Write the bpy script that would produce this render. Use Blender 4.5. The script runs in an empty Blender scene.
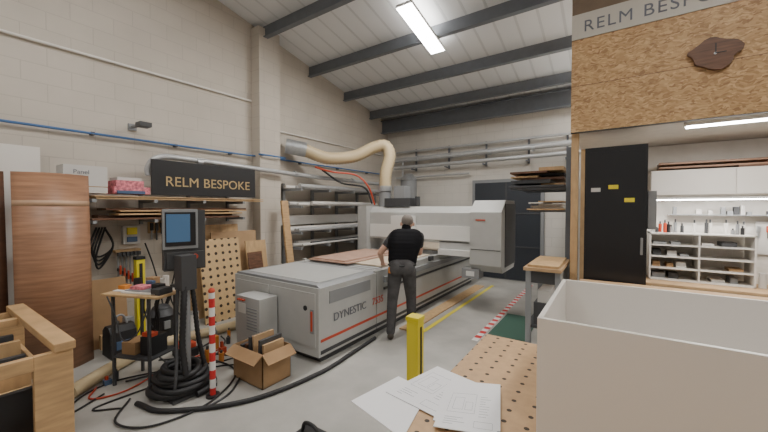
import bpy, bmesh, math, random
import numpy as np
from mathutils import Vector, Matrix
random.seed(4)
C=bpy.context.collection
# ---------------------------------------------------------------- materials
MATS={}
def mat(name,col,rough=0.6,metal=0.0,noise=0.0,nscale=8,emit=0,bump=0,bscale=40,spec=0.5,stretch=(1,1,1)):
    if name in MATS: return MATS[name]
    m=bpy.data.materials.new(name); m.use_nodes=True; nt=m.node_tree; b=nt.nodes['Principled BSDF']
    b.inputs['Base Color'].default_value=(*col,1); b.inputs['Roughness'].default_value=rough
    b.inputs['Metallic'].default_value=metal; b.inputs['Specular IOR Level'].default_value=spec
    tc=nt.nodes.new('ShaderNodeTexCoord'); mp=nt.nodes.new('ShaderNodeMapping'); mp.inputs['Scale'].default_value=stretch
    nt.links.new(tc.outputs['Object'],mp.inputs['Vector'])
    if noise:
        n=nt.nodes.new('ShaderNodeTexNoise'); n.inputs['Scale'].default_value=nscale; n.inputs['Detail'].default_value=6
        r=nt.nodes.new('ShaderNodeValToRGB'); r.color_ramp.elements[0].position=.3; r.color_ramp.elements[1].position=.7
        r.color_ramp.elements[0].color=(*[c*(1-noise) for c in col],1); r.color_ramp.elements[1].color=(*[min(1,c*(1+noise)) for c in col],1)
        nt.links.new(mp.outputs[0],n.inputs['Vector']); nt.links.new(n.outputs['Fac'],r.inputs[0]); nt.links.new(r.outputs[0],b.inputs['Base Color'])
    if bump:
        n2=nt.nodes.new('ShaderNodeTexNoise'); n2.inputs['Scale'].default_value=bscale
        bp=nt.nodes.new('ShaderNodeBump'); bp.inputs['Strength'].default_value=bump; bp.inputs['Distance'].default_value=.01
        nt.links.new(mp.outputs[0],n2.inputs['Vector']); nt.links.new(n2.outputs['Fac'],bp.inputs['Height']); nt.links.new(bp.outputs[0],b.inputs['Normal'])
    if emit:
        b.inputs['Emission Color'].default_value=(1,.98,.95,1); b.inputs['Emission Strength'].default_value=emit
    MATS[name]=m; return m
def blockwall(name,col,axis):
    m=bpy.data.materials.new(name); m.use_nodes=True; nt=m.node_tree; b=nt.nodes['Principled BSDF']; b.inputs['Roughness'].default_value=.75
    tc=nt.nodes.new('ShaderNodeTexCoord'); sp=nt.nodes.new('ShaderNodeSeparateXYZ'); cb=nt.nodes.new('ShaderNodeCombineXYZ')
    nt.links.new(tc.outputs['Object'],sp.inputs[0]); nt.links.new(sp.outputs[axis],cb.inputs[0]); nt.links.new(sp.outputs['Z'],cb.inputs[1])
    br=nt.nodes.new('ShaderNodeTexBrick'); br.inputs['Scale'].default_value=1; br.inputs['Brick Width'].default_value=.44; br.inputs['Row Height'].default_value=.215
    br.inputs['Mortar Size'].default_value=.006; br.inputs['Mortar Smooth'].default_value=.4
    br.inputs['Color1'].default_value=(*col,1); br.inputs['Color2'].default_value=(*[c*.97 for c in col],1); br.inputs['Mortar'].default_value=(*[c*.86 for c in col],1)
    n=nt.nodes.new('ShaderNodeTexNoise'); n.inputs['Scale'].default_value=1.2; n.inputs['Detail'].default_value=8
    mx=nt.nodes.new('ShaderNodeMixRGB'); mx.blend_type='MULTIPLY'; mx.inputs[0].default_value=.3
    nt.links.new(tc.outputs['Object'],n.inputs['Vector'])
    nt.links.new(cb.outputs[0],br.inputs['Vector']); nt.links.new(br.outputs['Color'],mx.inputs[1]); nt.links.new(n.outputs['Fac'],mx.inputs[2]); nt.links.new(mx.outputs[0],b.inputs['Base Color'])
    bp=nt.nodes.new('ShaderNodeBump'); bp.inputs['Strength'].default_value=.35; bp.inputs['Distance'].default_value=.008; bp.invert=True
    nt.links.new(br.outputs['Fac'],bp.inputs['Height']); nt.links.new(bp.outputs[0],b.inputs['Normal'])
    return m
def osbmat():
    m=bpy.data.materials.new('osb'); m.use_nodes=True; nt=m.node_tree; b=nt.nodes['Principled BSDF']; b.inputs['Roughness'].default_value=.55
    tc=nt.nodes.new('ShaderNodeTexCoord')
    n=nt.nodes.new('ShaderNodeTexNoise'); n.inputs['Scale'].default_value=9; 
    mxv=nt.nodes.new('ShaderNodeMixRGB'); mxv.blend_type='LINEAR_LIGHT'; mxv.inputs[0].default_value=.05
    nt.links.new(tc.outputs['Object'],n.inputs['Vector']); nt.links.new(tc.outputs['Object'],mxv.inputs[1]); nt.links.new(n.outputs['Color'],mxv.inputs[2])
    mp=nt.nodes.new('ShaderNodeMapping'); mp.inputs['Scale'].default_value=(20,20,52); nt.links.new(mxv.outputs[0],mp.inputs[0])
    vo=nt.nodes.new('ShaderNodeTexVoronoi'); vo.inputs['Scale'].default_value=1.3; nt.links.new(mp.outputs[0],vo.inputs['Vector'])
    sp=nt.nodes.new('ShaderNodeSeparateColor'); nt.links.new(vo.outputs['Color'],sp.inputs[0])
    r=nt.nodes.new('ShaderNodeValToRGB'); e=r.color_ramp.elements
    e[0].color=(.30,.165,.07,1); e[1].color=(.64,.42,.22,1); x=e.new(.3); x.color=(.44,.265,.12,1); x=e.new(.7); x.color=(.53,.335,.16,1)
    nt.links.new(sp.outputs[0],r.inputs[0]); nt.links.new(r.outputs[0],b.inputs['Base Color']); return m
def holemat(name,col,pitch,rad,axes='XY'):
    m=bpy.data.materials.new(name); m.use_nodes=True; nt=m.node_tree; b=nt.nodes['Principled BSDF']; b.inputs['Roughness'].default_value=.6
    tc=nt.nodes.new('ShaderNodeTexCoord'); sp=nt.nodes.new('ShaderNodeSeparateXYZ'); nt.links.new(tc.outputs['Object'],sp.inputs[0])
    def frac(o):
        a=nt.nodes.new('ShaderNodeMath'); a.operation='PINGPONG'; a.inputs[1].default_value=pitch/2; nt.links.new(o,a.inputs[0])
        c=nt.nodes.new('ShaderNodeMath'); c.operation='POWER'; c.inputs[1].default_value=2; nt.links.new(a.outputs[0],c.inputs[0]); return c.outputs[0]
    s=nt.nodes.new('ShaderNodeMath'); nt.links.new(frac(sp.outputs[axes[0]]),s.inputs[0]); nt.links.new(frac(sp.outputs[axes[1]]),s.inputs[1])
    g=nt.nodes.new('ShaderNodeMath'); g.operation='LESS_THAN'; g.inputs[1].default_value=rad*rad; nt.links.new(s.outputs[0],g.inputs[0])
    n=nt.nodes.new('ShaderNodeTexNoise'); n.inputs['Scale'].default_value=25; n.inputs['Detail'].default_value=6; nt.links.new(tc.outputs['Object'],n.inputs['Vector'])
    r=nt.nodes.new('ShaderNodeValToRGB'); r.color_ramp.elements[0].color=(*[c*.75 for c in col],1); r.color_ramp.elements[1].color=(*[min(1,c*1.15) for c in col],1)
    nt.links.new(n.outputs['Fac'],r.inputs[0])
    mx=nt.nodes.new('ShaderNodeMixRGB'); nt.links.new(g.outputs[0],mx.inputs[0]); nt.links.new(r.outputs[0],mx.inputs[1]); mx.inputs[2].default_value=(.035,.02,.012,1)
    nt.links.new(mx.outputs[0],b.inputs['Base Color']); return m
def stripes(name,c1,c2,axis,freq,bumpd=0,rough=.5,metal=0,duty=.5,spec=.5):
    m=bpy.data.materials.new(name); m.use_nodes=True; nt=m.node_tree; b=nt.nodes['Principled BSDF']; b.inputs['Roughness'].default_value=rough; b.inputs['Metallic'].default_value=metal; b.inputs['Specular IOR Level'].default_value=spec
    tc=nt.nodes.new('ShaderNodeTexCoord'); sp=nt.nodes.new('ShaderNodeSeparateXYZ'); nt.links.new(tc.outputs['Object'],sp.inputs[0])
    a=nt.nodes.new('ShaderNodeMath'); a.operation='MULTIPLY'; a.inputs[1].default_value=freq; nt.links.new(sp.outputs[axis],a.inputs[0])
    fr=nt.nodes.new('ShaderNodeMath'); fr.operation='FRACT'; nt.links.new(a.outputs[0],fr.inputs[0])
    g=nt.nodes.new('ShaderNodeMath'); g.operation='LESS_THAN'; g.inputs[1].default_value=duty; nt.links.new(fr.outputs[0],g.inputs[0])
    mx=nt.nodes.new('ShaderNodeMixRGB'); nt.links.new(g.outputs[0],mx.inputs[0]); mx.inputs[1].default_value=(*c1,1); mx.inputs[2].default_value=(*c2,1); nt.links.new(mx.outputs[0],b.inputs['Base Color'])
    if bumpd:
        bp=nt.nodes.new('ShaderNodeBump'); bp.inputs['Distance'].default_value=bumpd; nt.links.new(g.outputs[0],bp.inputs['Height']); nt.links.new(bp.outputs[0],b.inputs['Normal'])
    return m
def quilted(name,col):
    m=bpy.data.materials.new(name); m.use_nodes=True; nt=m.node_tree; b=nt.nodes['Principled BSDF']; b.inputs['Roughness'].default_value=.8; b.inputs['Specular IOR Level'].default_value=.12; b.inputs['Base Color'].default_value=(*col,1)
    tc=nt.nodes.new('ShaderNodeTexCoord'); sp=nt.nodes.new('ShaderNodeSeparateXYZ'); nt.links.new(tc.outputs['Object'],sp.inputs[0])
    a=nt.nodes.new('ShaderNodeMath'); a.operation='MULTIPLY'; a.inputs[1].default_value=math.pi*20; nt.links.new(sp.outputs['Z'],a.inputs[0])
    s=nt.nodes.new('ShaderNodeMath'); s.operation='SINE'; nt.links.new(a.outputs[0],s.inputs[0]); t=nt.nodes.new('ShaderNodeMath'); t.operation='ABSOLUTE'; nt.links.new(s.outputs[0],t.inputs[0])
    bp=nt.nodes.new('ShaderNodeBump'); bp.inputs['Distance'].default_value=.006; bp.inputs['Strength'].default_value=.3; nt.links.new(t.outputs[0],bp.inputs['Height']); nt.links.new(bp.outputs[0],b.inputs['Normal']); return m
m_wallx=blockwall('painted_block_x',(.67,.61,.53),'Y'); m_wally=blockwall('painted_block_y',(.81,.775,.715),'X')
m_plaster=mat('white_plaster',(.76,.73,.68),.8,noise=.04)
m_floor=mat('painted_concrete',(.40,.39,.365),.42,noise=.16,nscale=2.2,bump=.05)
m_roof=stripes('profiled_roof_sheet',(.74,.76,.78),(.62,.64,.66),'X',3.0,.01,.5,duty=.12)
m_steel=mat('painted_grey_steel',(.15,.165,.19),.5,noise=.06)
m_galv=mat('galvanised',(.50,.52,.54),.35,.75,noise=.1,nscale=20)
m_silver=mat('silver_painted_pipe',(.50,.51,.52),.35,.3,noise=.06,nscale=10)
m_blue=mat('blue_air_pipe',(.06,.16,.38),.4)
m_bluem=mat('muted_blue',(.07,.12,.22),.5)
m_grey=mat('machine_light_grey',(.46,.465,.455),.4,noise=.03)
m_white=mat('machine_white',(.74,.74,.72),.35)
m_mgrey=mat('mid_grey',(.26,.27,.28),.5)
m_dark=mat('dark_grey',(.055,.057,.062),.5)
m_black=mat('black_rubber',(.016,.016,.018),.55)
m_bgloss=mat('black_panel',(.012,.013,.017),.3)
m_red=mat('red_orange',(.55,.07,.03),.4)
m_orange=mat('orange_plastic',(.60,.22,.04),.4)
m_yel=mat('safety_yellow',(.78,.66,.03),.4)
m_pine=mat('pine',(.53,.34,.17),.55,noise=.18,nscale=5,stretch=(1,1,6))
m_ply=mat('plywood',(.53,.35,.18),.6,noise=.14,nscale=6,stretch=(3,3,1))
m_mdf=mat('mdf',(.47,.31,.17),.7,noise=.06)
m_pale=mat('pale_board',(.62,.52,.40),.7,noise=.05)
m_mdfp=mat('pinkish_board',(.45,.29,.22),.7,noise=.08)
m_walnut=mat('walnut',(.13,.06,.032),.5,noise=.35,nscale=4,stretch=(1,2,9))
m_lam=mat('brown_laminate',(.34,.18,.105),.38,noise=.25,nscale=2.5,stretch=(1,1.2,14))
m_lam2=mat('dark_laminate',(.10,.045,.025),.4,noise=.2,nscale=2.5,stretch=(1,1,10))
m_lamb=mat('light_veneer_band',(.52,.34,.22),.4,noise=.1,nscale=6)
m_card=mat('cardboard',(.36,.22,.11),.8,noise=.08)
m_wht=mat('white_melamine',(.77,.74,.70),.35)
m_whtin=mat('white_melamine_edge',(.60,.585,.56),.5)
m_paper=mat('paper',(.82,.82,.84),.7)
m_ink=mat('ink',(.16,.17,.2),.7)
m_hose=mat('beige_hose',(.60,.48,.29),.5)
m_pink=mat('pink_print',(.70,.20,.24),.6,noise=.5,nscale=30)
m_lamp=mat('lamp_diffuser',(1,1,1),.5,emit=40)
m_screen=mat('lit_screen',(.02,.06,.12),.3); m_screen.node_tree.nodes['Principled BSDF'].inputs['Emission Color'].default_value=(.13,.25,.42,1); m_screen.node_tree.nodes['Principled BSDF'].inputs['Emission Strength'].default_value=.3
m_sign=mat('sign_black',(.014,.014,.016),.5)
m_gold=mat('sign_gold',(.50,.36,.17),.5)
m_cream=mat('sign_cream',(.56,.53,.47),.6)
m_brownp=mat('brown_panel',(.20,.145,.10),.7,noise=.1)
m_green=mat('dark_green',(.05,.12,.09),.6)
m_osb=osbmat()
m_table=holemat('perforated_worktop',(.54,.35,.19),.085,.0105,'XY')
m_peg=holemat('perforated_board',(.60,.41,.21),.115,.024,'YZ')
m_redwhite=stripes('red_white',(.75,.74,.72),(.62,.03,.03),'Z',6)
m_redwhiteY=stripes('red_white_tape',(.75,.74,.72),(.62,.03,.03),'Y',5)
m_slat=stripes('bed_slats',(.10,.10,.11),(.42,.43,.43),'Y',9,duty=.6)
# ---------------------------------------------------------------- builder
def catmull(pts,n=8):
    P=[Vector(p) for p in pts]; P=[P[0]*2-P[1]]+P+[P[-1]*2-P[-2]]; out=[]
    for i in range(1,len(P)-2):
        for k in range(n):
            t=k/n; a,b,c,d=P[i-1],P[i],P[i+1],P[i+2]
            out.append(.5*((2*b)+(c-a)*t+(2*a-5*b+4*c-d)*t*t+(3*b-a-3*c+d)*t**3))
    out.append(P[-2]); return out
class B:
    def __init__(s,name,bevel=0):
        s.n=name; s.bm=bmesh.new(); s.mats=[]; s.T=Matrix(); s.bevel=bevel
    def mi(s,m):
        if m not in s.mats: s.mats.append(m)
        return s.mats.index(m)
    def _f(s,vs,idx,m,smooth=False):
        V=[s.bm.verts.new(s.T@Vector(v)) for v in vs]; k=s.mi(m)
        for f in idx:
            try:
                F=s.bm.faces.new([V[i] for i in f]); F.material_index=k; F.smooth=smooth
            except Exception: pass
    def box(s,x0,x1,y0,y1,z0,z1,m,R=None):
        vs=[Vector((x,y,z)) for x in(x0,x1) for y in(y0,y1) for z in(z0,z1)]
        if R:
            ax,ang=R[0],R[1]; c=Vector(((x0+x1)/2,(y0+y1)/2,(z0+z1)/2)) if len(R)<3 else Vector(R[2]); Q=Matrix.Rotation(math.radians(ang),3,ax)
            vs=[Q@(v-c)+c for v in vs]
        s._f(vs,[(0,1,3,2),(4,6,7,5),(0,4,5,1),(2,3,7,6),(0,2,6,4),(1,5,7,3)],m); return s
    def prism(s,pts,axis,a,b,m):
        n=len(pts); f={'X':lambda p,t:(t,p[0],p[1]),'Y':lambda p,t:(p[0],t,p[1]),'Z':lambda p,t:(p[0],p[1],t)}[axis]
        vs=[f(p,a) for p in pts]+[f(p,b) for p in pts]
        s._f(vs,[tuple(range(n)),tuple(range(2*n-1,n-1,-1))]+[(i,(i+1)%n,n+(i+1)%n,n+i) for i in range(n)],m); return s
    def tubepts(s,P,rs,m,seg=10,cap=True,smooth=True):
        P=[Vector(p) for p in P]; n=len(P); T=[(P[min(i+1,n-1)]-P[max(i-1,0)]).normalized() for i in range(n)]
        u=T[0].orthogonal().normalized(); vs=[]
        for i in range(n):
            u=(u-T[i]*u.dot(T[i])).normalized(); w=T[i].cross(u)
            for k in range(seg):
                a=2*math.pi*k/seg; vs.append(P[i]+(u*math.cos(a)+w*math.sin(a))*rs[i])
        idx=[(i*seg+k,i*seg+(k+1)%seg,(i+1)*seg+(k+1)%seg,(i+1)*seg+k) for i in range(n-1) for k in range(seg)]
        s._f(vs,idx,m,smooth)
        if cap:
            s._f(vs[:seg],[tuple(range(seg-1,-1,-1))],m); s._f(vs[-seg:],[tuple(range(seg))],m)
        return s
    def cyl(s,a,b,r,m,r2=None,seg=16): return s.tubepts([a,b],[r,r if r2 is None else r2],m,seg)
    def tube(s,pts,r,m,seg=8,n=8,corr=0):
        Q=catmull(pts,n)
        if corr:
            L=[0]
            for i in range(1,len(Q)): L.append(L[-1]+(Q[i]-Q[i-1]).length)
            N=int(L[-1]/corr); R=[]; j=0
            for k in range(N+1):
                t=L[-1]*k/N
                while j<len(L)-2 and L[j+1]<t: j+=1
                R.append(Q[j].lerp(Q[j+1],(t-L[j])/max(1e-6,L[j+1]-L[j])))
            return s.tubepts(R,[r if k%2 else r*.86 for k in range(len(R))],m,seg)
        return s.tubepts(Q,[r]*len(Q),m,seg)
    def sph(s,c,r,m,seg=12,sc=(1,1,1)):
        vs=[];idx=[];n=seg//2
        for i in range(n+1):
            for k in range(seg):
                t=math.pi*i/n;a=2*math.pi*k/seg; vs.append(Vector(c)+Vector((r*sc[0]*math.sin(t)*math.cos(a),r*sc[1]*math.sin(t)*math.sin(a),r*sc[2]*math.cos(t))))
        for i in range(n):
            for k in range(seg): idx.append((i*seg+k,(i+1)*seg+k,(i+1)*seg+(k+1)%seg,i*seg+(k+1)%seg))
        s._f(vs,idx,m,True); return s
    def text(s,t,size,M,m,align='LEFT',space=1.0):
        cu=bpy.data.curves.new('t','FONT'); cu.body=t; cu.size=size; cu.extrude=.002; cu.align_x=align; cu.space_character=space
        o=bpy.data.objects.new('t',cu); C.objects.link(o); bpy.context.view_layer.update()
        me=bpy.data.meshes.new_from_object(o.evaluated_get(bpy.context.evaluated_depsgraph_get()))
        s._f([M@v.co for v in me.vertices],[tuple(p.vertices) for p in me.polygons],m)
        bpy.data.objects.remove(o); return s
    def done(s,merge=False):
        me=bpy.data.meshes.new(s.n)
        if merge: bmesh.ops.remove_doubles(s.bm,verts=s.bm.verts,dist=.0005)
        bmesh.ops.recalc_face_normals(s.bm,faces=s.bm.faces)
        s.bm.to_mesh(me); s.bm.free()
        for m in s.mats: me.materials.append(m)
        o=bpy.data.objects.new(s.n,me); C.objects.link(o)
        if s.bevel:
            b=o.modifiers.new('bevel','BEVEL'); b.width=s.bevel; b.segments=2; b.limit_method='ANGLE'; b.angle_limit=math.radians(50)
        return o
def simple(name,x0,x1,y0,y1,z0,z1,m,bevel=0,R=None): return B(name,bevel).box(x0,x1,y0,y1,z0,z1,m,R).done()
def TM(loc,d,up=(0,0,1)):
    x=Vector(d).normalized(); y=Vector(up).normalized(); z=x.cross(y); return Matrix.Translation(loc)@Matrix((x,y,z)).transposed().to_4x4()
def clutter(name,x0,x1,y0,y1,z,n,hmax=.15,wmax=.14):
    b=B(name,.003); ms=[m_dark,m_black,m_mgrey,m_card,m_wht,m_red,m_bluem,m_orange,m_dark,m_ply,m_whtin,m_mgrey]
    for i in range(n):
        y=y0+(y1-y0)*(i+.1)/n; w=min(wmax,(y1-y0)/n*.85)*random.uniform(.6,1); x=random.uniform(x0,max(x0,x1-w)); h=hmax*random.uniform(.3,1); m=random.choice(ms)
        k=random.random()
        if k<.55: b.box(x,x+w,y,y+w,z+.001,z+h,m); 
        elif k<.8: b.cyl((x+w/2,y+w/2,z+.001),(x+w/2,y+w/2,z+h*.8),w*.42,m).cyl((x+w/2,y+w/2,z+h*.8),(x+w/2,y+w/2,z+h),w*.2,m_dark)
        else: b.box(x,x+w,y,y+w,z+.001,z+h*.6,m).box(x+w*.2,x+w*.7,y+w*.2,y+w*.6,z+h*.6,z+h,random.choice(ms))
    return b.done()
# ---------------------------------------------------------------- room shell
XL,YF,XR,YB=-5.6,8.5,4.2,-4.2
RZ=lambda y:5.91-.19*y
RY=-1.0
RB=RZ(RY)-.19*(RY-YB)
simple('floor',XL-.2,XR+.2,YB-.2,YF+.2,-.15,0,m_floor)
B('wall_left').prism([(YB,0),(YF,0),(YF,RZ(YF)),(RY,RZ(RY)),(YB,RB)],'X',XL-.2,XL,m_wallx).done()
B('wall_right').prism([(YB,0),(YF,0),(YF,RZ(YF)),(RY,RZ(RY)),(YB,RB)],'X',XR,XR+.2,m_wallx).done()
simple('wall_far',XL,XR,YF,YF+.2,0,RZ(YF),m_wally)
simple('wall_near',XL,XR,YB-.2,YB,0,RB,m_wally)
B('ceiling').prism([(YF+.2,RZ(YF+.2)),(RY,RZ(RY)),(RY,RZ(RY)+.12),(YF+.2,RZ(YF+.2)+.12)],'X',XL-.2,XR+.2,m_roof).prism([(YB-.2,RB-.04),(RY,RZ(RY)),(RY,RZ(RY)+.12),(YB-.2,RB+.08)],'X',XL-.2,XR+.2,m_roof).done()
simple('wall_pillar',XL,-5.36,3.86,4.32,0,RZ(4.32),m_wallx)
for y in (0.1,1.4,2.7,4.0,5.32,6.5,7.6):
    b=B('roof_purlin'); z=RZ(y)-.02
    b.box(XL+.002,XR-.002,y-.01,y+.01,z-.2,z,m_steel).box(XL+.002,XR-.002,y-.05,y+.05,z-.215,z-.2,m_steel); b.done()
b=B('eaves_beam'); b.box(XL+.002,XR-.002,8.2,8.22,3.95,4.28,m_steel).box(XL+.002,XR-.002,8.12,8.3,3.93,3.95,m_steel).box(XL+.002,XR-.002,8.12,8.3,4.27,4.29,m_steel); b.done()
# ---------------------------------------------------------------- lights
LC=(1,.955,.885)
def batten(x,y,L,axis='Y',z=None,power=60,w=.28,name='ceiling_or_fill_light',up=0):
    sl=-.19
    z=RZ(y)-.27 if z is None else z
    if name!='ceiling_or_fill_light' or y<-1: sl=0
    b=B(name)
    b.T=Matrix.Translation((x,y,z))@Matrix.Rotation(math.atan(sl),4,'X')
    hx,hy=(w/2,L/2) if axis=='Y' else (L/2,w/2)
    b.box(-hx,hx,-hy,hy,0,.05,m_white).box(-hx+.015,hx-.015,-hy+.015,hy-.015,-.012,0,m_lamp)
    if up:
        b.box(-hx+.04,hx-.04,-hy+.04,hy-.04,.05,.056,m_white)
        for yy in (-hy+.1,hy-.1): b.cyl((0,yy,.056),(0,yy,.23),.006,m_galv)
    M=b.T.copy(); o=b.done()
    def lamp(e,zz,flip):
        l=bpy.data.lights.new('lamp','AREA'); l.shape='RECTANGLE'; l.size=2*hx-.04; l.size_y=2*hy-.04; l.energy=e; l.color=LC
        lo=bpy.data.objects.new('lamp',l); lo.parent=o; lo.matrix_world=M@Matrix.Translation((0,0,zz))@Matrix.Rotation(math.pi if flip else 0,4,'X'); C.objects.link(lo)
    lamp(power,-.03,False)
    if up: lamp(up,.07,True)  # added upward light that brightens the roof sheets
batten(-2.62,5.02,1.25,power=74,up=12)
batten(-2.85,1.7,1.5,power=19,up=4)  # unseen fitting, added to light the room from overhead
batten(-2.85,-1.2,1.5,power=10,z=5.5)  # added fill light behind the camera, out of view
batten(1.4,2.4,1.5,power=26,up=4)  # out of view, added as fill over the right side
batten(1.2,-1.2,1.5,power=13,z=5.5)  # second added fill behind the camera
batten(-.05,6.9,1.4,power=36,up=8)  # made-up batten hidden behind the mezzanine front, added to brighten the far wall
batten(1.35,5.15,1.3,'X',z=2.68,power=44,w=.12,name='strip_light')
batten(1.4,6.47,1.7,'X',z=1.875,power=9,w=.05,name='under_cabinet_light')
# ---------------------------------------------------------------- left wall services
b=B('conduit_pipe'); b.tubepts([(XL+.03,-2,3.66),(XL+.03,3.84,3.74)],[.018,.018],m_plaster); b.tubepts([(XL+.03,4.34,3.3),(XL+.03,8.4,3.3)],[.015,.015],m_plaster); b.done()
b=B('compressed_air_pipe'); b.tube([(XL+.07,-2,2.70),(XL+.07,3.7,2.72),(-5.31,3.8,2.73),(-5.31,4.4,2.73),(XL+.07,4.5,2.73),(XL+.07,8.3,2.73)],.016,m_blue,n=3)
for y in (.5,1.5,2.5,3.4,5,6.2,7.4): b.box(XL+.002,XL+.07,y-.02,y+.02,2.69,2.73,m_dark)
b.done()
b=B('wall_spot_lamp'); b.box(XL,XL+.03,1.9,2.0,2.84,2.93,m_mgrey).cyl((XL+.02,1.95,2.89),(XL+.3,1.98,2.90),.025,m_mgrey).box(XL+.2,XL+.36,1.92,2.06,2.86,2.92,m_dark); b.done()
b=B('extraction_pipe'); b.tube([(-5.3,2.03,2.2),(-5.3,2.03,2.32),(-5.26,2.15,2.46),(-5.26,2.6,2.48),(-5.24,4.9,2.42),(-5.24,7.8,2.40)],.042,m_silver,n=5); 
for y in (2.7,4.6,6.4): b.cyl((-5.25,y-.04,2.455-.01*(y-2.7)),(-5.25,y+.04,2.45-.01*(y-2.7)),.055,m_galv)
b.done()
b=B('timber_rack')
for y in (1.35,2.0,2.65,3.3):
    b.box(-5.56,-5.52,y,y+.04,1.52,1.98,m_mgrey)
    for z in (1.6,1.86): b.box(-5.56,-5.05,y,y+.04,z-.04,z,m_mgrey)
b.done()
def planks(name,y0,y1,x0,x1,z,n,mats,th=(.018,.04),jit=.25):
    b=B(name,.002); zz=z
    for i in range(n):
        t=random.uniform(*th); w=random.uniform(.4,1)*(x1-x0); a=y0+random.uniform(0,jit); c=y1-random.uniform(0,jit)
        xx=x0 if i%2 else x1-w
        b.box(xx,xx+w,a,c,zz+.0005,zz+t,random.choice(mats)); zz+=t
    return b.done(),zz
planks('timber_planks',1.34,3.72,-5.5,-5.05,1.86,3,[m_ply,m_pine,m_mdf],th=(.012,.02),jit=.12)
planks('timber_planks',1.34,3.5,-5.5,-5.06,1.60,6,[m_ply,m_pine,m_walnut,m_lam],jit=.4)
b=B('sign_board',.003); b.box(-5.2,-5.17,2.02,3.62,1.93,2.42,m_sign)
b.text('RELM BESPOKE',.195,TM((-5.165,2.18,2.06),(0,1,0)),m_gold,space=1.03); b.done()
b=B('cardboard_carton',.004); b.box(-5.4,-5.12,1.12,1.52,1.93,2.25,m_whtin).text('Panel',.07,TM((-5.118,1.2,2.15),(0,1,0)),m_ink); b.box(-5.4,-5.119,1.12,1.521,2.0,2.01,m_card); b.done()
b=B('printed_box_stack',.003); b.box(-5.4,-5.1,1.58,1.97,1.93,2.02,m_pink).box(-5.38,-5.1,1.6,1.9,2.021,2.1,m_pink).box(-5.38,-5.12,1.62,1.88,2.101,2.14,m_whtin).box(-5.09,-5.06,1.6,1.9,1.93,1.97,m_bluem); b.done()
simple('white_sheet_board',-5.5,-5.47,.3,1.0,0,2.45,m_wht)
def bowed(name,x,y0,y1,z1,m,bow,lean=.12,band=None):
    b=B(name); n=14
    def seg(zs,ox,mm):
        vs=[]
        for i in range(n+1):
            t=i/n; y=y0+(y1-y0)*t; dx=bow*math.sin(math.pi*t)
            for z in zs:
                for th in (0,.012): vs.append((x+dx-lean*z/z1+th*(ox or 1)+(.0125 if ox else 0),y,z))
        idx=[]
        for i in range(n):
            a=i*6;c=a+6
            for z in (0,2):
                idx+=[(a+z,a+z+2,c+z+2,c+z),(a+z+1,c+z+1,c+z+3,a+z+3)]
            idx+=[(a,c,c+1,a+1),(a+4,a+5,c+5,c+4)]
        idx+=[(0,1,3,2),(2,3,5,4)]; k=n*6; idx+=[(k,k+2,k+3,k+1),(k+2,k+4,k+5,k+3)]
        b._f(vs,idx,mm,True)
    seg((0.0,z1*.5,z1),0,m)
    if band: seg((band-.03,band,band+.03),.1,m_lamb)
    return b.done(True)
bowed('laminate_sheet',-4.96,.70,1.31,2.12,m_lam,.14,.06,band=1.80)
bowed('laminate_sheet',-5.1,.0,.68,2.13,m_lam2,.03)
b=B('pipe_rack')
for y in (4.5,5.3,6.1,6.9,7.7):
    b.box(-5.56,-5.5,y,y+.05,0,2.25,m_mgrey)
    for z in (2.14,1.80,1.28,.98): b.box(-5.56,-4.98,y,y+.05,z-.05,z,m_mgrey)
b.done()
for z,k in ((2.14,6),(1.80,6),(1.28,6),(.98,5)):
    b=B('tube_bundle'); x=-5.44
    for i in range(k):
        r=random.choice([.025,.035,.045]); mm=random.choice([m_wht,m_silver,m_wht,m_whtin,m_silver,m_dark]); 
        if x+2*r>-4.98: break
        x+=r; b.cyl((x,4.42+random.uniform(0,.5),z+r+.001),(x,7.75-random.uniform(0,.9),z+r+.001),r,mm,seg=12); x+=r+.004
    b.done()
planks('timber_planks',4.4,7.7,-5.46,-5.02,.02,7,[m_ply,m_walnut,m_mdf],jit=.6)
clutter('rack_clutter',-5.4,-5.05,4.45,7.2,.3,10,.45,.25)
simple('timber_board',-5.49,-5.46,4.4,7.6,1.4,1.6,m_whtin)
simple('plywood_sheet',-5.36,-5.34,2.55,3.45,0,1.48,m_ply,0,('Y',-4,(-5.3,3,0)))
simple('plywood_sheet',-5.22,-5.20,2.9,3.72,0,1.36,m_mdf,0,('Y',-5,(-5.2,3,0)))
simple('perforated_board',-4.98,-4.96,2.62,3.28,0,1.28,m_peg,0,('Y',-9,(-4.95,3,0)))
simple('plywood_sheet',-5.0,-4.98,3.4,3.8,0,1.2,m_ply,0,('Y',-8,(-4.95,3,0)))
simple('timber_board',-4.9,-4.86,4.15,4.3,0,1.9,m_pine,0,('Y',-8,(-4.9,4.2,0)))
simple('plywood_sheet',-4.85,-4.83,3.35,3.62,0,1.0,m_walnut,0,('Y',-10,(-4.95,3,0)))
b=B('socket_panel',.004); b.box(XL,XL+.08,1.80,2.00,1.25,1.5,m_whtin).box(XL+.08,XL+.1,1.84,1.96,1.38,1.48,m_yel).box(XL+.08,XL+.1,1.84,1.96,1.28,1.35,m_bluem); b.done()
b=B('socket_panel',.004); b.box(XL,XL+.07,2.3,2.48,1.08,1.22,m_whtin).box(XL+.07,XL+.08,2.32,2.46,1.11,1.19,m_mgrey); b.done()
b=B('hanging_cable')
for i in range(4):
    b.tube([(-5.47,1.5+.03*i,1.5),(-5.44,1.42+.02*i,1.25-.04*i),(-5.46,1.52,1.12-.05*i),(-5.44,1.66,1.25),(-5.47,1.58,1.5)],.012,m_black)
b.done()
b=B('power_cable'); b.tube([(-5.5,2.05,1.25),(-5.46,2.14,.9),(-5.4,2.2,.5),(-5.2,2.2,.05),(-5.12,2.3,.02)],.01,m_black)
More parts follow.
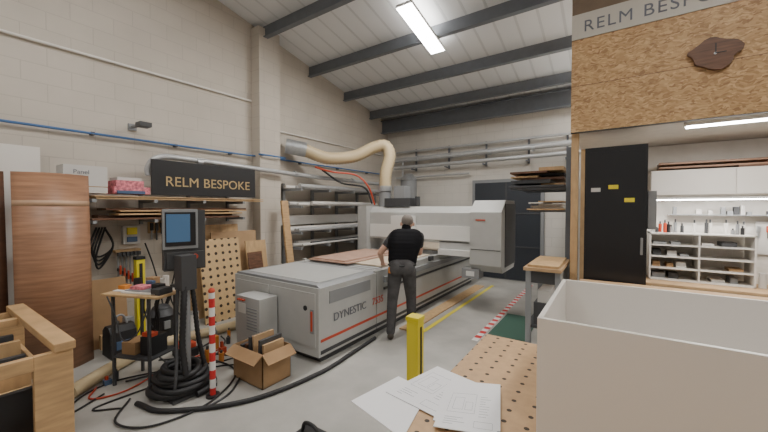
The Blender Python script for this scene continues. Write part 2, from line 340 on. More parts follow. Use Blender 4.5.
b.tube([(-5.5,2.4,1.12),(-5.46,2.42,.8),(-5.44,2.35,.4),(-5.2,2.45,.03)],.01,m_black); b.done()
b=B('clamp_set')
for i in range(6):
    y=1.72+.045*i; b.box(-5.5,-5.49,y,y+.02,.78-.03*i,1.15,m_mgrey).box(-5.5,-5.42,y-.005,y+.025,1.1,1.15,m_dark).box(-5.5,-5.42,y-.005,y+.025,.9-.04*i,.94-.04*i,m_dark).cyl((-5.42,y+.01,.86-.04*i),(-5.42,y+.01,.98-.04*i),.012,m_red)
b.box(-5.595,-5.50,1.7,2.0,1.15,1.18,m_ply); b.done()
b=B('hanging_hand_tools',.002); b.box(-5.595,-5.575,2.12,2.6,1.38,1.55,m_ply)
for i in range(7):
    y=2.15+.065*i; h=random.uniform(.14,.26); b.box(-5.57,-5.55,y,y+.018,1.53-h,1.53,random.choice([m_mgrey,m_dark,m_galv])).box(-5.57,-5.54,y-.008,y+.028,1.53-h*.45,1.53,random.choice([m_black,m_red,m_orange,m_dark]))
b.done()
# ---------------------------------------------------------------- floor clutter at left
b=B('safety_post',.006); b.box(-5.37,-5.27,1.86,1.96,.02,1.05,m_yel).box(-5.375,-5.265,1.855,1.965,1.05,1.09,m_black).box(-5.42,-5.22,1.81,2.01,0,.02,m_yel).box(-5.268,-5.262,1.89,1.93,.3,1.0,m_black); b.done()
b=B('safety_post',.006); b.box(-1.175,-1.085,2.025,2.115,.02,.96,m_yel).box(-1.18,-1.08,2.02,2.12,.96,.99,m_yel).box(-1.25,-1.01,1.95,2.19,0,.02,m_yel).box(-1.086,-1.08,2.06,2.08,.25,.92,m_black); b.done()
b=B('barrier_post'); b.cyl((-3.04,1.66,.02),(-3.04,1.66,.97),.026,m_redwhite).cyl((-3.04,1.66,0),(-3.04,1.66,.02),.06,m_black).sph((-3.04,1.66,.985),.03,m_red); b.done()
b=B('suction_hose'); b.tube([(-4.05,.9,.068),(-4.4,1.4,.068),(-4.6,1.85,.068),(-4.5,2.4,.068),(-4.42,2.95,.07)],.065,m_hose,seg=14,corr=.02); b.done()
b=B('control_console',.006)
b.box(-3.52,-3.18,1.38,1.78,0,.03,m_dark).cyl((-3.37,1.58,.03),(-3.37,1.58,1.0),.045,m_mgrey)
b.box(-3.44,-3.3,1.52,1.66,.97,1.3,m_dark)
b.T=Matrix.Translation((-3.48,1.62,1.47))@Matrix.Rotation(math.radians(74),4,'Z')
b.box(-.16,.20,.0,.12,-.33,.26,m_dark).box(-.17,.13,-.02,.0,-.12,.27,m_mgrey).box(-.15,.11,-.025,-.02,-.09,.24,m_bgloss).box(-.14,.06,-.03,-.025,-.05,.22,m_screen).box(-.14,.18,-.03,-.0,-.31,-.15,m_dark)
b.cyl((.1,-.05,-.2),(.1,-.03,-.2),.025,m_red); b.cyl((-.05,-.04,-.22),(-.05,-.02,-.22),.015,m_yel)
b.done()
DT=Matrix.Rotation(math.radians(22),4,'Z')
b=B('console_desk',.004); b.T=Matrix.Translation((-3.70,1.50,.9))@DT
b.box(-.48,.18,-.2,.24,0,.022,m_ply).box(-.3,.1,-.15,.1,.023,.04,m_wht).box(-.28,.08,-.13,.08,.041,.05,m_mgrey).box(-.46,-.33,-.1,.2,.023,.03,m_paper)
for x in (-.42,.0):
    b.box(x,x+.025,-.15,-.125,-.9,0,m_dark).box(x,x+.025,.155,.18,-.9,0,m_dark)
b.box(-.42,.03,-.15,.18,-.62,-.6,m_dark)
b.T=Matrix.Translation((-3.70,1.50,.951))@DT; b.box(-.25,-.1,-.1,.02,0,.03,m_pink).box(-.05,.05,-.05,.02,0,.05,m_black).cyl((-.02,.05,0),(-.02,.05,.09),.02,m_wht).box(-.2,-.12,.03,.07,0,.06,m_bluem)
b.T=Matrix.Translation((-3.70,1.50,.922))@DT; b.box(-.30,-.2,.12,.2,0,.1,m_card).cyl((-.1,.17,0),(-.1,.17,.12),.03,m_wht).cyl((-.4,.12,.01),(-.4,.12,.09),.035,m_black).box(-.44,-.36,-.06,.02,.01,.05,m_orange).box(0,.14,.12,.2,0,.04,m_dark).box(.05,.15,-.15,.0,0,.06,m_dark)
b.T=Matrix.Translation((-3.70,1.50,.301))@DT; b.box(-.36,-.2,-.1,.1,0,.12,m_card).box(-.16,-.02,-.08,.1,0,.18,m_black).box(-.15,-.03,-.07,.0,.181,.22,m_red)
b.tube([(-.2,.2,.55),(-.3,.22,.2),(-.35,.25,-.1),(-.2,.3,-.28)],.008,m_black)
b.tube([(-.4,.2,.55),(-.45,.24,.3),(-.3,.26,.1),(-.25,.2,.5)],.008,m_black)
b.tube([(.1,-.2,.6),(.0,-.24,.3),(-.2,-.22,.2),(-.3,-.2,.4),(-.4,-.2,.6)],.007,m_dark)
b.done()
b=B('black_hose_coil')
pts=[]
for i in range(0,76):
    a=i*.5; k=i/76; R=.28-.11*k+.025*math.sin(a*1.7); pts.append((-3.41+R*math.cos(a),1.56+R*math.sin(a)*.9,.035+.20*k))
b.tube(pts,.028,m_black,seg=8,n=2)
b.tube([(-3.2,1.50,.22),(-3.26,1.5,.5),(-3.29,1.53,.8),(-3.33,1.56,1.02)],.03,m_black,corr=.02)
b.tube([(-3.52,1.62,.22),(-3.48,1.63,.5),(-3.46,1.62,.8),(-3.44,1.62,1.02)],.028,m_black,corr=.02)
b.tube([(-3.30,1.72,.22),(-3.33,1.68,.5),(-3.35,1.66,.8),(-3.36,1.64,1.02)],.024,m_black,corr=.02)
b.tube([(-3.2,1.4,.05),(-3.24,1.44,.35),(-3.34,1.49,.65),(-3.38,1.52,.98)],.014,m_dark)
b.done()
b=B('floor_cable'); b.tube([(-3.45,1.2,.022),(-3.1,1.3,.022),(-2.66,1.80,.022),(-2.5,2.5,.022),(-2.53,3.1,.022),(-2.57,3.6,.022)],.022,m_black)
b.tube([(-3.6,1.2,.014),(-3.3,1.0,.014),(-3.0,1.15,.014),(-2.95,1.6,.014),(-3.3,2.05,.014),(-3.9,2.0,.014),(-4.25,1.7,.014)],.009,m_black)
b.tube([(-4.0,1.3,.014),(-3.8,2.0,.014),(-4.1,2.4,.014),(-4.35,2.5,.014)],.009,m_dark)
b.tube([(-3.9,1.1,.012),(-3.75,.8,.012),(-4.0,.95,.012),(-4.1,1.2,.012),(-4.0,1.5,.012),(-3.6,2.2,.012),(-3.9,2.6,.012)],.008,m_black)
b.tube([(-4.1,1.1,.012),(-3.9,1.0,.012),(-3.8,1.25,.012),(-4.0,1.75,.012),(-3.95,2.3,.012)],.008,m_red)
b.tube([(-3.5,1.1,.01),(-3.7,1.0,.01),(-3.6,1.9,.01),(-3.4,2.2,.01),(-3.85,2.3,.01)],.008,m_black)
b.tube([(-3.0,1.4,.01),(-2.9,1.55,.01),(-3.0,1.85,.01),(-3.5,2.25,.01),(-4.1,2.1,.01),(-4.3,2.35,.01)],.01,m_dark)
b.done()
b=B('power_tool_case',.012); b.box(-4.28,-4.04,1.85,2.05,0,.1,m_black).box(-4.26,-4.06,1.87,2.03,.1,.16,m_red).tube([(-4.22,1.95,.16),(-4.18,1.95,.21),(-4.14,1.95,.21),(-4.10,1.95,.16)],.012,m_black); b.done()
b=B('shop_vacuum'); b.cyl((-4.85,1.98,.06),(-4.85,1.98,.36),.15,m_black,.14,20).cyl((-4.85,1.98,.36),(-4.85,1.98,.44),.16,m_dark,.11,20).sph((-4.85,1.98,.44),.11,m_dark,sc=(1,1,.5))
for a in (0,2.1,4.2): b.sph((-4.85+.11*math.cos(a),1.98+.11*math.sin(a),.035),.035,m_dark)
b.tube([(-4.75,1.9,.35),(-4.62,1.84,.6),(-4.72,2.02,.72),(-4.88,2.1,.6),(-4.92,2.05,.4)],.025,m_black,corr=.015).box(-4.75,-4.69,1.95,2.02,.2,.3,m_mgrey); b.done()
b=B('tool_bag',.02); b.prism([(-5.0,0),(-4.70,0),(-4.73,.3),(-4.8,.36),(-4.9,.36),(-4.98,.3)],'Y',1.40,1.66,m_black).tube([(-4.84,1.46,.36),(-4.84,1.5,.46),(-4.84,1.56,.46),(-4.84,1.6,.36)],.012,m_mgrey).box(-4.71,-4.70,1.45,1.6,.1,.2,m_bluem); b.done()
simple('cardboard_sheet',-5.3,-5.28,1.35,1.75,0,.85,m_card,0,('Y',-6))
b=B('paint_tin'); x,y,m=-5.02,2.45,m_wht; b.cyl((x,y,0),(x,y,.22),.085,m,seg=20).cyl((x,y,.22),(x,y,.235),.09,m_galv,seg=20).tube([(x,y-.085,.18),(x+.07,y,.27),(x,y+.085,.18)],.004,m_galv); b.done()
clutter('floor_clutter',-4.3,-4.0,2.2,2.58,0,4,.22,.12)
clutter('tool_clutter',-4.18,-4.05,1.15,1.32,0,2,.12,.08)
clutter('workshop_clutter',-3.85,-3.6,1.95,2.25,0,3,.2,.12)
clutter('offcut_clutter',-5.22,-5.06,1.42,1.78,0,3,.45,.12)
# timber trolley (open frame)
b=B('timber_trolley',.004)
x0,x1,y0,y1,zt=-4.55,-3.02,.0,.69,.80
for (xa,xb) in ((x1-.05,x1),(x0,x0+.06)):
    b.box(xa,xb,y1-.19,y1,.06,zt,m_pine).box(xa,xb,y0,y0+.12,.06,zt,m_pine)
b.box(x0-.02,x1+.02,y1-.10,y1+.01,zt,zt+.055,m_pine).box(x0-.02,x1+.02,y0,y0+.09,zt,zt+.055,m_pine)
b.box(x1-.05,x1,y0+.12,y1-.19,zt-.09,zt,m_pine).box(x0,x0+.06,y0+.12,y1-.19,zt-.1,zt,m_pine)
b.box(x1-.05,x1,y0+.12,y1-.19,.22,.30,m_pine).box(x0+.4,x0+.48,y0+.09,y1-.1,zt-.03,zt+.03,m_pine)
b.box(x0+.06,x1-.06,y1-.05,y1-.02,.42,.50,m_pine).box(x0+.06,x1-.06,y0+.01,y0+.04,.42,.52,m_pine)
b.box(x0+.06,x1-.06,y0+.04,y1-.05,.18,.22,m_ply)
for x in (x0+.08,x1-.1):
    for y in (y0+.06,y1-.06): b.cyl((x,y-.015,.03),(x,y+.015,.03),.03,m_black).box(x-.02,x+.02,y-.02,y+.02,.03,.07,m_mgrey)
b.done()
b=B('offcut_pile',.002)
for i in range(14):
    x=-4.35+.085*i; b.box(x,x+.05,.14,.56,.222,.222+random.uniform(.2,.5),random.choice([m_dark,m_walnut,m_mdf,m_dark,m_black,m_ply]))
b.done()
b=B('cooling_unit',.008); b.box(-3.75,-3.3,2.35,2.60,.0,.70,m_grey).box(-3.70,-3.56,2.342,2.35,.5,.62,m_white)
for i in range(8): b.box(-3.54,-3.34,2.342,2.35,.32+i*.035,.335+i*.035,m_mgrey)
for i in range(3): b.cyl((-3.68+.05*i,2.32,.66),(-3.68+.05*i,2.35,.66),.012,m_red)
b.done()
b=B('cardboard_box'); x0,x1,y0,y1=-3.22,-2.74,1.98,2.32
b.box(x0,x1,y0,y0+.008,0,.34,m_card).box(x0,x1,y1-.008,y1,0,.34,m_card).box(x0,x0+.008,y0,y1,0,.34,m_card).box(x1-.008,x1,y0,y1,0,.34,m_card).box(x0,x1,y0,y1,0,.01,m_card)
b.box(x0,x1,y0-.12,y0,.332,.34,m_card,('X',35,(0,y0,.34))).box(x1,x1+.12,y0,y1,.332,.34,m_card,('Y',40,(x1,0,.34)))
for i in range(8):
    x=x0+.05+.05*i; b.box(x,x+.03,y0+.04+.02*(i%3),y1-.04,.02,.30+.16*random.random(),random.choice([m_ply,m_walnut,m_mdf,m_dark,m_black]),('Y',random.uniform(-10,10)))
b.done()
b=B('handheld_tool_case',.015); b.box(-1.92,-1.66,1.60,1.80,0,.09,m_black).tube([(-1.88,1.7,.09),(-1.85,1.7,.16),(-1.75,1.7,.16),(-1.7,1.7,.09)],.014,m_black); b.done()
# ---------------------------------------------------------------- CNC router
b=B('cnc_router',.012)
X0,X1=-4.22,-2.64
b.box(X0+.1,X1-.06,2.72,7.7,0,.1,m_dark)
b.box(X0,X1,2.63,3.72,.09,.86,m_grey)
b.prism([(X0-.0,.86),(X1+.0,.86),(X1-.05,.89),(X0+.05,.89)],'Y',2.65,3.70,m_mgrey)
b.box(X0+.12,X1-.12,2.75,3.62,.89,.895,m_grey)
b.box(X0+.05,X0+.72,2.622,2.63,.2,.80,m_grey).box(X0+.78,X1-.05,2.622,2.63,.2,.80,m_grey)
b.cyl((X0+.68,2.615,.5),(X0+.68,2.625,.5),.02,m_black).cyl((X1-.2,2.615,.62),(X1-.2,2.625,.62),.03,m_bgloss).box(X1-.12,X1-.06,2.612,2.625,.35,.62,m_mgrey).box(X1-.1,X1-.08,2.60,2.625,.38,.6,m_red)
b.box(X0,X1,3.74,7.77,.09,.80,m_grey)
b.box(X0,X0+.1,3.74,7.77,.80,.88,m_grey).box(X1-.1,X1,3.74,7.77,.80,.88,m_grey)
b.box(X0+.1,X1-.1,3.76,7.7,.80,.865,m_slat)
b.box(X1,X1+.035,3.9,7.7,.70,.78,m_mgrey).box(X1,X1+.02,3.9,7.7,.60,.63,m_dark)
b.box(X1,X1+.006,2.66,7.7,.255,.285,m_red)
b.box(X1,X1+.006,2.66,7.7,.12,.16,m_dark)
for y in (4.6,5.3,6.3,7.2): b.box(X1,X1+.05,y,y+.12,.82,.90,m_dark)
b.text('DYNESTIC',.135,TM((X1+.008,2.86,.44),(0,1,0)),m_ink); b.text('7535',.135,TM((X1+.008,3.62,.44),(0,1,0)),m_red)
b.box(X1,X1+.008,2.80,3.58,.66,.80,m_mgrey)
b.prism([(5.72,1.12),(6.2,1.12),(6.2,1.70),(6.1,1.78),(5.85,1.78),(5.72,1.66)],'X',-4.3,-1.94,m_grey)
b.box(-4.2,-2.0,5.70,5.72,1.16,1.42,m_white)
b.box(-4.45,-4.22,5.6,6.3,.0,1.8,m_grey)
b.prism([(5.5,.80),(5.60,.68),(6.35,.68),(6.45,.80),(6.45,1.76),(6.35,1.88),(5.75,1.88),(5.5,1.68)],'X',-1.96,-1.44,m_grey)
b.box(-1.445,-1.43,5.72,6.42,.76,1.82,m_dark)
b.box(-2.62,-1.95,5.72,6.2,.95,1.14,m_grey).box(-2.6,-1.9,5.62,5.72,.90,1.0,m_white)
b.box(-2.1,-1.8,5.5,5.75,.56,.72,m_mgrey).box(-2.02,-1.88,5.49,5.5,.60,.68,m_white)
b.box(-1.86,-1.7,5.49,5.5,1.54,1.56,m_red).box(-1.94,-1.46,5.492,5.5,1.05,1.06,m_dark)
b.box(-3.9,-3.3,5.8,6.15,1.78,1.95,m_dark).box(-3.7,-3.45,5.85,6.1,1.95,2.2,m_mgrey).cyl((-4.02,6.0,1.78),(-4.02,6.0,2.1),.13,m_mgrey).cyl((-3.2,5.95,1.78),(-3.2,5.95,1.98),.05,m_dark)
b.box(-3.55,-3.1,5.5,5.7,1.05,1.6,m_white) 
b.done()
b=B('mdf_sheet'); b.box(-4.1,-2.76,4.1,5.62,.868,.89,m_pale); b.done()
b=B('board_stack',.002); b.box(-4.14,-3.3,3.9,5.5,.892,.91,m_mdfp).box(-4.1,-3.4,3.95,5.4,.911,.93,m_mdfp); b.done()
b=B('mdf_sheet'); b.box(-4.1,-2.76,6.3,7.6,.868,.89,m_pale); b.done()
b=B('flexible_extraction_duct'); b.tube([(-5.2,4.78,2.94),(-4.95,5.2,2.80),(-4.6,5.65,2.86),(-4.3,5.95,3.06),(-4.08,6.1,3.10),(-3.98,6.12,2.87),(-4.02,6.03,2.5),(-4.02,6.0,2.16)],.135,m_hose,seg=18,corr=.03)
b.cyl((-5.42,4.5,3.0),(-5.18,4.82,2.94),.15,m_galv).cyl((-4.02,6.0,2.11),(-4.02,6.0,2.22),.15,m_galv); b.done()
b=B('energy_cable'); b.tube([(-5.1,5.0,2.6),(-4.8,5.2,2.5),(-4.5,5.6,2.45),(-4.28,5.75,2.2),(-4.22,5.9,1.82)],.018,m_red); b.tube([(-5.1,5.2,2.56),(-4.9,5.6,2.3),(-4.5,5.9,2.2),(-4.33,5.95,1.85)],.022,m_black); b.done()
simple('floor_strip_timber',-2.5,-2.3,4.1,7.4,0,.02,m_ply)
simple('floor_marking_yellow',-2.2,-2.14,4.2,7.6,.0,.004,m_yel)
simple('barrier_tape',-1.50,-1.42,4.3,8.2,0,.005,m_redwhiteY)
# ---------------------------------------------------------------- far wall
m_door=mat('dark_blue_grey_door',(.03,.036,.047),.45)
b=B('door_1',.004); b.box(-2.95,-1.25,8.44,8.498,0,2.46,m_mgrey).box(-2.87,-1.33,8.42,8.44,.02,2.38,m_door).box(-2.12,-2.08,8.41,8.42,.02,2.38,m_dark)
for z in (.8,1.6): b.box(-2.87,-1.33,8.41,8.42,z,z+.03,m_dark)
b.done()
b=B('overhead_pipework')
b.tubepts([(-5.2,8.3,3.12),(-.45,8.3,3.16)],[.065,.065],m_silver,14)
b.tubepts([(-5.2,8.25,2.90),(-.45,8.25,2.94)],[.05,.05],m_silver,14)
b.tubepts([(-5.2,8.36,2.62),(-3.0,8.36,2.64)],[.025,.025],m_silver); b.tubepts([(-5.2,8.38,3.36),(-.45,8.38,3.38)],[.03,.03],m_silver)
for x in (-4.6,-3.6,-2.6,-1.6,-.8): b.box(x-.02,x+.02,8.2,8.49,2.82,2.85,m_steel).box(x-.02,x+.02,8.45,8.49,2.8,3.42,m_steel).cyl((x+.1,8.3,3.128),(x+.16,8.3,3.13),.08,m_galv)
b.tube([(-4.95,8.3,3.12),(-4.95,8.3,2.8),(-4.95,8.33,1.0)],.03,m_silver)
b.done()
b=B('dust_filter_unit'); b.cyl((-4.55,7.95,1.0),(-4.55,7.95,2.5),.22,m_mgrey,seg=24).cyl((-4.55,7.95,2.5),(-4.55,7.95,2.68),.24,m_galv,.1,24).cyl((-4.55,7.95,.95),(-4.55,7.95,1.0),.25,m_dark)
for a in range(4): b.cyl((-4.55+.2*math.cos(a*1.57),7.95+.2*math.sin(a*1.57),0),(-4.55+.2*math.cos(a*1.57),7.95+.2*math.sin(a*1.57),1.0),.02,m_steel)
b.done()
# ---------------------------------------------------------------- right side timber storage
b=B('offcut_rack',.003)
for y in (5.35,6.4):
    b.box(-.52,-.46,y,y+.06,0,2.6,m_steel)
    b.box(-1.26,-.52,y,y+.05,2.02,2.05,m_steel).box(-1.0,-.52,y,y+.05,1.69,1.72,m_steel)
b.box(-1.28,-.53,5.28,6.5,2.05,2.08,m_dark).box(-1.02,-.53,5.28,6.5,1.72,1.74,m_ply)
b.done()
planks('offcut_stack',5.25,6.5,-1.27,-.55,2.081,7,[m_walnut,m_ply,m_dark,m_mdf,m_black,m_ply],th=(.02,.055),jit=.35)
planks('offcut_stack',5.25,6.5,-1.0,-.55,1.741,5,[m_wht,m_ply,m_whtin,m_wht],th=(.012,.03),jit=.3)
b=B('timber_workbench',.004)
b.box(-.86,-.45,4.28,5.25,1.0,1.04,m_mdf).box(-.82,-.48,4.32,5.2,1.041,1.07,m_ply)
for x in (-.84,-.52):
    for y in (4.32,5.15): b.box(x,x+.06,y,y+.06,0,1.0,m_mgrey)
b.box(-.84,-.47,4.34,5.2,.3,.33,m_dark).box(-.84,-.47,4.34,4.36,.85,1.0,m_dark)
b.box(-.76,-.55,4.4,5.0,.331,.6,m_dark).box(-.72,-.58,4.42,4.9,.601,.75,m_whtin); b.done()
simple('green_floor_mat',-1.38,-.90,4.4,5.7,0,.01,m_green)
# mezzanine
b=B('mezzanine_front')
b.box(-.42,4.198,4.80,4.86,2.69,3.82,m_osb).box(-.42,4.198,4.785,4.86,3.82,4.12,m_cream).box(-.42,4.198,4.80,4.86,4.12,RZ(4.86)-.02,m_brownp)
b.box(-.42,4.19,4.797,4.80,3.247,3.252,m_walnut)
b.text('RELM BESPOKE JOINERY',.19,TM((-.30,4.782,3.895),(1,0,0)),m_ink,space=1.15)
b.box(-.42,4.198,4.87,8.498,2.74,2.9,m_plaster); b.box(-.42,4.198,4.80,4.87,2.685,2.69,m_dark)
b.box(-.42,-.34,4.9,5.0,0,2.74,m_ply).box(-.42,-.34,6.6,6.7,0,2.74,m_ply); b.done()
b=B('wall_clock'); n=28
ring=[(.87+(.19+.03*math.sin(3*a)+.015*math.sin(7*a+1))*math.cos(a),3.33+(.155+.02*math.sin(4*a+.5))*math.sin(a)) for a in [2*math.pi*i/n for i in range(n)]]
b.prism(ring,'Y',4.755,4.794,m_walnut).cyl((.87,4.75,3.33),(.87,4.755,3.33),.012,m_galv).box(.868,.876,4.748,4.753,3.33,3.43,m_black).box(.87,.95,4.748,4.753,3.326,3.334,m_black); b.done()
simple('wall_partition',-.33,4.2,6.87,6.97,0,2.73,m_plaster)
b=B('electrical_cabinet',.008); b.box(-.27,.36,4.95,5.45,0,2.5,m_bgloss).box(-.25,.34,4.94,4.95,.1,2.44,m_bgloss).box(.30,.325,4.925,4.94,1.2,1.4,m_mgrey).box(-.02,.08,4.936,4.94,1.98,2.03,m_yel).box(.14,.24,4.936,4.94,1.82,1.87,m_yel).box(-.2,-.1,4.936,4.94,1.95,2.0,m_whtin)
b.box(.37,.45,5.0,5.25,1.5,1.95,m_mgrey); b.done()
b=B('service_counter',.004); b.box(-.3,4.1,4.55,4.88,.82,.86,m_mdf)
for x in (-.28,1.5,4.0): b.box(x,x+.06,4.6,4.84,0,.82,m_ply)
b.box(-.25,4.0,4.8,4.83,.3,.82,m_walnut); b.done()
b=B('wall_cupboard',.004); b.box(.5,3.2,6.4,6.84,1.93,2.30,m_wht)
for x in (.5,1.4,2.3): b.box(x+.005,x+.89,6.385,6.4,1.94,2.29,m_wht)
b.done()
planks('timber_planks',6.42,6.8,.6,3.0,2.301,4,[m_walnut,m_mdfp,m_lam],jit=.05)
b=B('pigeonhole_shelf',.002)
b.box(.5,1.62,6.42,6.84,1.36,1.38,m_wht).box(.5,1.62,6.42,6.84,.68,.70,m_wht).box(.5,.52,6.42,6.84,.68,1.38,m_wht).box(1.60,1.62,6.42,6.84,.68,1.38,m_wht)
for z in (.85,1.02,1.19): b.box(.52,1.60,6.42,6.84,z,z+.018,m_wht)
b.box(1.05,1.068,6.42,6.84,.7,1.36,m_wht); b.done()
b=B('workbench',.004); b.box(.42,3.6,6.1,6.84,.64,.68,m_mdf)
for x in (.45,2,3.5): b.box(x,x+.06,6.15,6.8,0,.64,m_ply)
b.done()
cols=[m_wht,m_dark,m_mgrey,m_galv,m_whtin,m_dark,m_mgrey,m_black,m_whtin,m_red,m_hose,m_mgrey,m_wht]
b=B('bottles_and_jars')
for i in range(24):
    if random.random()<.3: continue
    x=.56+i*.043; h=random.uniform(.06,.22); y=6.5+random.uniform(0,.2); m=random.choice(cols)
    b.cyl((x,y,1.382),(x,y,1.382+h*.75),.021,m).cyl((x,y,1.382+h*.75),(x,y,1.382+h),.01,m_dark)
for i in range(3):
    x=1.70+.1*i; b.cyl((x,6.5,.682),(x,6.5,.682+.2),.04,random.choice(cols))
b.done()
b=B('tool_shelf',.003); b.box(.75,3.2,6.7,6.84,1.64,1.655,m_mgrey)
for i in range(36):
    if random.random()<.55: continue
    x=.8+i*.066; h=random.uniform(.04,.14); b.box(x,x+random.uniform(.03,.06),6.72,6.8,1.656,1.656+h,random.choice([m_whtin,m_mgrey,m_dark,m_wht,m_galv]))
b.done()
b=B('pegboard_tools',.002)
for i in range(14):
    x=1.72+.095*i; h=random.uniform(.1,.3); b.box(x,x+.02,6.81,6.83,1.5-h,1.5,random.choice([m_dark,m_galv,m_mgrey])).box(x-.01,x+.03,6.80,6.83,1.5-h*.5,1.5,random.choice(cols))
b.box(1.7,3.1,6.83,6.84,1.1,1.56,m_whtin); b.done()
b=B('shelf_contents',.002)
for z in (.702,.87,1.04,1.21):
    x=.55
    while x<1.5:
        w=random.uniform(.05,.16); h=random.uniform(.03,.09)
        if (x+w<1.03 or x>1.08) and random.random()<.6: b.box(x,min(x+w,1.58),6.52,6.75,z,z+h,random.choice([m_wht,m_whtin,m_mgrey,m_dark,m_card,m_dark]))
        x+=w+random.uniform(.02,.08)
b.done()
b=B('desk_monitor',.006); b.box(2.05,2.6,6.3,6.34,.9,1.25,m_dark).box(2.3,2.36,6.34,6.38,.7,.95,m_dark).box(2.2,2.46,6.25,6.42,.682,.7,m_dark); b.done()
# ---------------------------------------------------------------- foreground table, box, papers
b=B('assembly_table',.003); b.box(-.68,2.2,-.2,2.25,.87,.90,m_table)
for x in (-.6,2.1):
    for y in (-.1,2.1): b.box(x,x+.09,y,y+.09,0,.87,m_pine)
b.box(-.6,2.19,2.13,2.17,.75,.87,m_pine).box(-.6,2.19,-.1,-.06,.75,.87,m_pine).box(-.6,-.56,-.06,2.13,.75,.87,m_pine).box(-.6,2.19,-.1,2.17,.2,.22,m_ply)
b.done()
b=B('white_carcass_box',.0015); x0,x1,y0,y1,z0,z1,t=-.215,1.25,1.32,2.12,.902,1.35,.018
b.box(x0,x1,y0,y1,z0,z0+t,m_wht).box(x0,x1,y0,y0+t,z0+t,z1,m_wht).box(x0,x1,y1-t,y1,z0+t,z1,m_wht).box(x0,x0+t,y0+t,y1-t,z0+t,z1,m_wht).box(x1-t,x1,y0+t,y1-t,z0+t,z1,m_wht); b.done()
b=B('drawing_sheets')
def sheet(c,z,lines=True,seed=0):
    A=[Vector((p[0],p[1],z)) for p in c]
    b._f([*A,*[a+Vector((0,0,.003)) for a in A]],[(0,1,2,3),(7,6,5,4),(0,4,5,1),(1,5,6,2),(2,6,7,3),(3,7,4,0)],m_paper)
    if lines:
        rr=random.Random(seed)
        def q(u,v): return A[0].lerp(A[3],u).lerp(A[1].lerp(A[2],u),v)+Vector((0,0,.0036))
        def ln(u0,v0,u1,v1,w=.004):
            if abs(u1-u0)>abs(v1-v0): pp=[q(u0,v0),q(u1,v1),q(u1,v1+w),q(u0,v0+w)]
            else: pp=[q(u0,v0),q(u0+w,v0),q(u1+w,v1),q(u1,v1)]
            b._f(pp,[(0,1,2,3)],m_ink)
        def rect(a,c,d,e): ln(a,c,d,c); ln(a,e,d,e); ln(a,c,a,e); ln(d,c,d,e)
        rect(.12,.35,.6,.8); rect(.2,.42,.38,.7); rect(.42,.42,.55,.6); rect(.62,.08,.92,.2)
        for i in range(9): v=.3+.055*i; ln(.68,v,.68+rr.uniform(.1,.22),v,.006)
        for i in range(4): v=.1+.045*i; ln(.12,v,.12+rr.uniform(.1,.35),v,.006)
sheet([(-.93,1.12),(-.87,1.42),(-.68,1.38),(-.62,1.04)],.902,False)
sheet([(-.84,1.26),(-.75,1.62),(-.52,1.57),(-.57,1.22)],.906,True,1)
sheet([(-.57,1.19),(-.64,1.51),(-.42,1.61),(-.33,1.27)],.910,True,2)
sheet([(-.55,1.15),(-.61,1.46),(-.42,1.56),(-.33,1.23)],.9135,True,3)
b.done()
# ---------------------------------------------------------------- worker
H=Vector((-2.34,3.87,0)); F=Vector((-.50,.866,0)).normalized()
Lv=Vector((0,0,1)).cross(F)
def W(f,l,z): return H+F*f+Lv*l+Vector((0,0,z))
caps=[]
def cap(a,b_,ra,rb,lab): caps.append((Vector(a),Vector(b_),ra,rb,lab))
TR,VE,SK,SH,HA,BO,GL=0,1,2,3,4,5,6
for s in (1,-1):
    fo=.08 if s<0 else -.04
    hip=W(0,.09*s-.02,.90); kn=W(.05+fo,.125*s-.02,.50); an=W(-.03+fo*1.3,.145*s-.01,.10)
    if s>0: an=W(-.08,.13,.10); kn=W(.0,.11,.50)
    cap(hip,kn,.102,.072,TR); cap(kn,an,.072,.058,TR)
    cap(an,an-Vector((0,0,.04)),.046,.044,BO); cap(an+Vector((0,0,-.055))-F*.03,an+F*.17+Vector((0,0,-.062)),.044,.036,BO)
    cap(W(-.05,.075*s-.02,.93),W(-.04,.07*s-.02,.97),.098,.092,TR)
cap(W(0,.05,1.0),W(0,-.09,1.0),.108,.108,TR)
lv=[(1.05,.03,.08,.118,-.025),(1.13,.06,.085,.12,-.035),(1.21,.10,.095,.126,-.05),(1.28,.15,.11,.127,-.06),(1.34,.19,.12,.115,-.07),(1.38,.22,.10,.08,-.075)]
for i in range(len(lv)-1):
    for k in range(4):
        z,f,w,r,o_=[p+(q-p)*k/4 for p,q in zip(lv[i],lv[i+1])]
        cap(W(f,w+o_,z),W(f,-w+o_,z),r,r,VE)
O=-.075
cap(W(.22,.10+O,1.38),W(.22,-.10+O,1.38),.078,.078,VE)
cap(W(.23,O,1.40),W(.27,O,1.47),.068,.066,VE)
cap(W(.25,O,1.43),W(.31,O-.005,1.525),.056,.055,SK)
O2=O-.015
cap(W(.315,O2,1.535),W(.355,O2,1.505),.088,.07,SK)
cap(W(.295,O2,1.565),W(.33,O2,1.575),.087,.085,HA)
cap(W(.40,O2,1.505),W(.435,O2,1.49),.02,.014,SK)
cap(W(.365,O2,1.46),W(.395,O2,1.455),.04,.028,SK)
hands={1:Vector((-2.76,4.06,.925)),-1:Vector((-2.71,4.34,.925))}
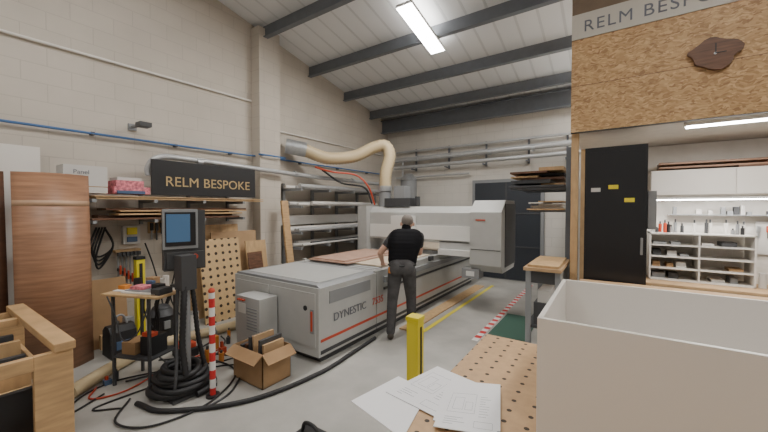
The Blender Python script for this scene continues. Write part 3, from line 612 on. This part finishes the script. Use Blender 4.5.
for s in (1,-1):
    sh=W(.20,.185*s+O,1.35); h=hands[s]
    mid=(sh+h)/2
    el=mid+Lv*.10-F*.12+Vector((0,0,-.02)) if s>0 else mid-Lv*.18-F*.06+Vector((0,0,-.03))
    cap(sh,sh.lerp(el,.5),.066,.058,SH); cap(sh.lerp(el,.5),el,.05,.043,SK); cap(el,h+Vector((0,0,.02)),.042,.027,SK)
    dr=(h-el); dr.z=0; dr=(dr.normalized()+F*.6).normalized(); sd=Vector((0,0,1)).cross(dr)
    cap(h+sd*.018,h+dr*.06+sd*.024,.018,.016,SK); cap(h-sd*.018,h+dr*.06-sd*.024,.018,.016,SK); cap(h,h+dr*.06,.018,.016,SK)
    for k,(o_,ln) in enumerate(((-.033,.062),(-.012,.075),(.011,.082),(.033,.07))):
        a=h+dr*.07+sd*o_; m1=a+dr*ln*.55+Vector((0,0,.004)); e=m1+dr*ln*.45+Vector((0,0,-.016))
        cap(a,m1,.0095,.0085,SK); cap(m1,e,.0085,.0075,SK)
    th_=h+sd*(-.03*s); cap(th_,th_+dr*.05-sd*(.03*s),.012,.009,SK)
for s in (1,-1): cap(W(.32,.09*s+O2,1.53),W(.325,.094*s+O2,1.50),.016,.012,SK)
b=B('w')
for (a,c,ra,rb,l) in caps:
    b.sph(a,ra,m_dark,24); b.sph(c,rb,m_dark,24)
    if (c-a).length>1e-4:
        n=4; b.tubepts([a.lerp(c,i/n) for i in range(n+1)],[ra+(rb-ra)*i/n for i in range(n+1)],m_dark,24)
o=b.done(); rm=o.modifiers.new('r','REMESH'); rm.mode='VOXEL'; rm.voxel_size=.006; sm=o.modifiers.new('s','SMOOTH'); sm.factor=.5; sm.iterations=4
bpy.context.view_layer.update()
me=bpy.data.meshes.new_from_object(o.evaluated_get(bpy.context.evaluated_depsgraph_get())); bpy.data.objects.remove(o)
me.name='worker'; me.materials.clear()
m_hair=mat('grey_hair',(.20,.175,.155),.8,bump=.5,bscale=200); m_skin=mat('skin',(.60,.36,.26),.5,noise=.06)
m_trs=mat('grey_work_trousers',(.075,.073,.075),.85,noise=.25,nscale=12,bump=.9,bscale=14,spec=.2); m_shirt=mat('dark_tshirt',(.05,.05,.055),.85,bump=.4,bscale=25,spec=.2)
m_vest=quilted('black_padded_vest',(.007,.007,.009)); m_boot=mat('boots',(.05,.04,.03),.6)
for m in (m_trs,m_vest,m_skin,m_shirt,m_hair,m_boot,m_black): me.materials.append(m)
n=len(me.polygons); cen=np.empty(n*3); me.polygons.foreach_get('center',cen); cen=cen.reshape(-1,3)
best=np.full(n,9.); lab=np.zeros(n,int)
for (a,c,ra,rb,l) in caps:
    A=np.array(a); D=np.array(c-a); t=np.clip(((cen-A)@D)/max(1e-9,D@D),0,1); d=np.linalg.norm(cen-A-t[:,None]*D,axis=1)-(ra+(rb-ra)*t)
    k=d<best; best[k]=d[k]; lab[k]=l
me.polygons.foreach_set('material_index',lab.astype(np.int32)); me.polygons.foreach_set('use_smooth',np.ones(n,bool)); me.update()
wo=bpy.data.objects.new('worker',me); C.objects.link(wo)
b=B('eyes')
for s in (1,-1): b.sph(W(.405,.032*s+O2,1.53),.013,m_wht,10); b.sph(W(.416,.032*s+O2,1.53),.006,m_black,8)
e=b.done(); e.parent=wo
b=B('tool_belt',.002)
ring=[W(.0+.115*math.sin(a),.182*math.cos(a)-.02,.985) for a in [2*math.pi*i/28 for i in range(29)]]
b.tubepts(ring,[.014]*29,m_black,8); b.box(*[c for p in zip(W(-.1,.12,.88),W(-.07,.16,.96)) for c in sorted(p)],m_orange); e=b.done(); e.parent=wo
w=bpy.data.worlds.new('world'); bpy.context.scene.world=w; w.use_nodes=True; w.node_tree.nodes['Background'].inputs[0].default_value=(.8,.85,.9,1); w.node_tree.nodes['Background'].inputs[1].default_value=.3
cam=bpy.data.cameras.new('camera'); co=bpy.data.objects.new('camera',cam); C.objects.link(co); bpy.context.scene.camera=co
cam.sensor_width=36; cam.lens=36*335/768; cam.clip_start=.02
co.location=(0,0,1.75); co.rotation_euler=(math.pi/2-math.atan(8/335),0,math.radians(34))
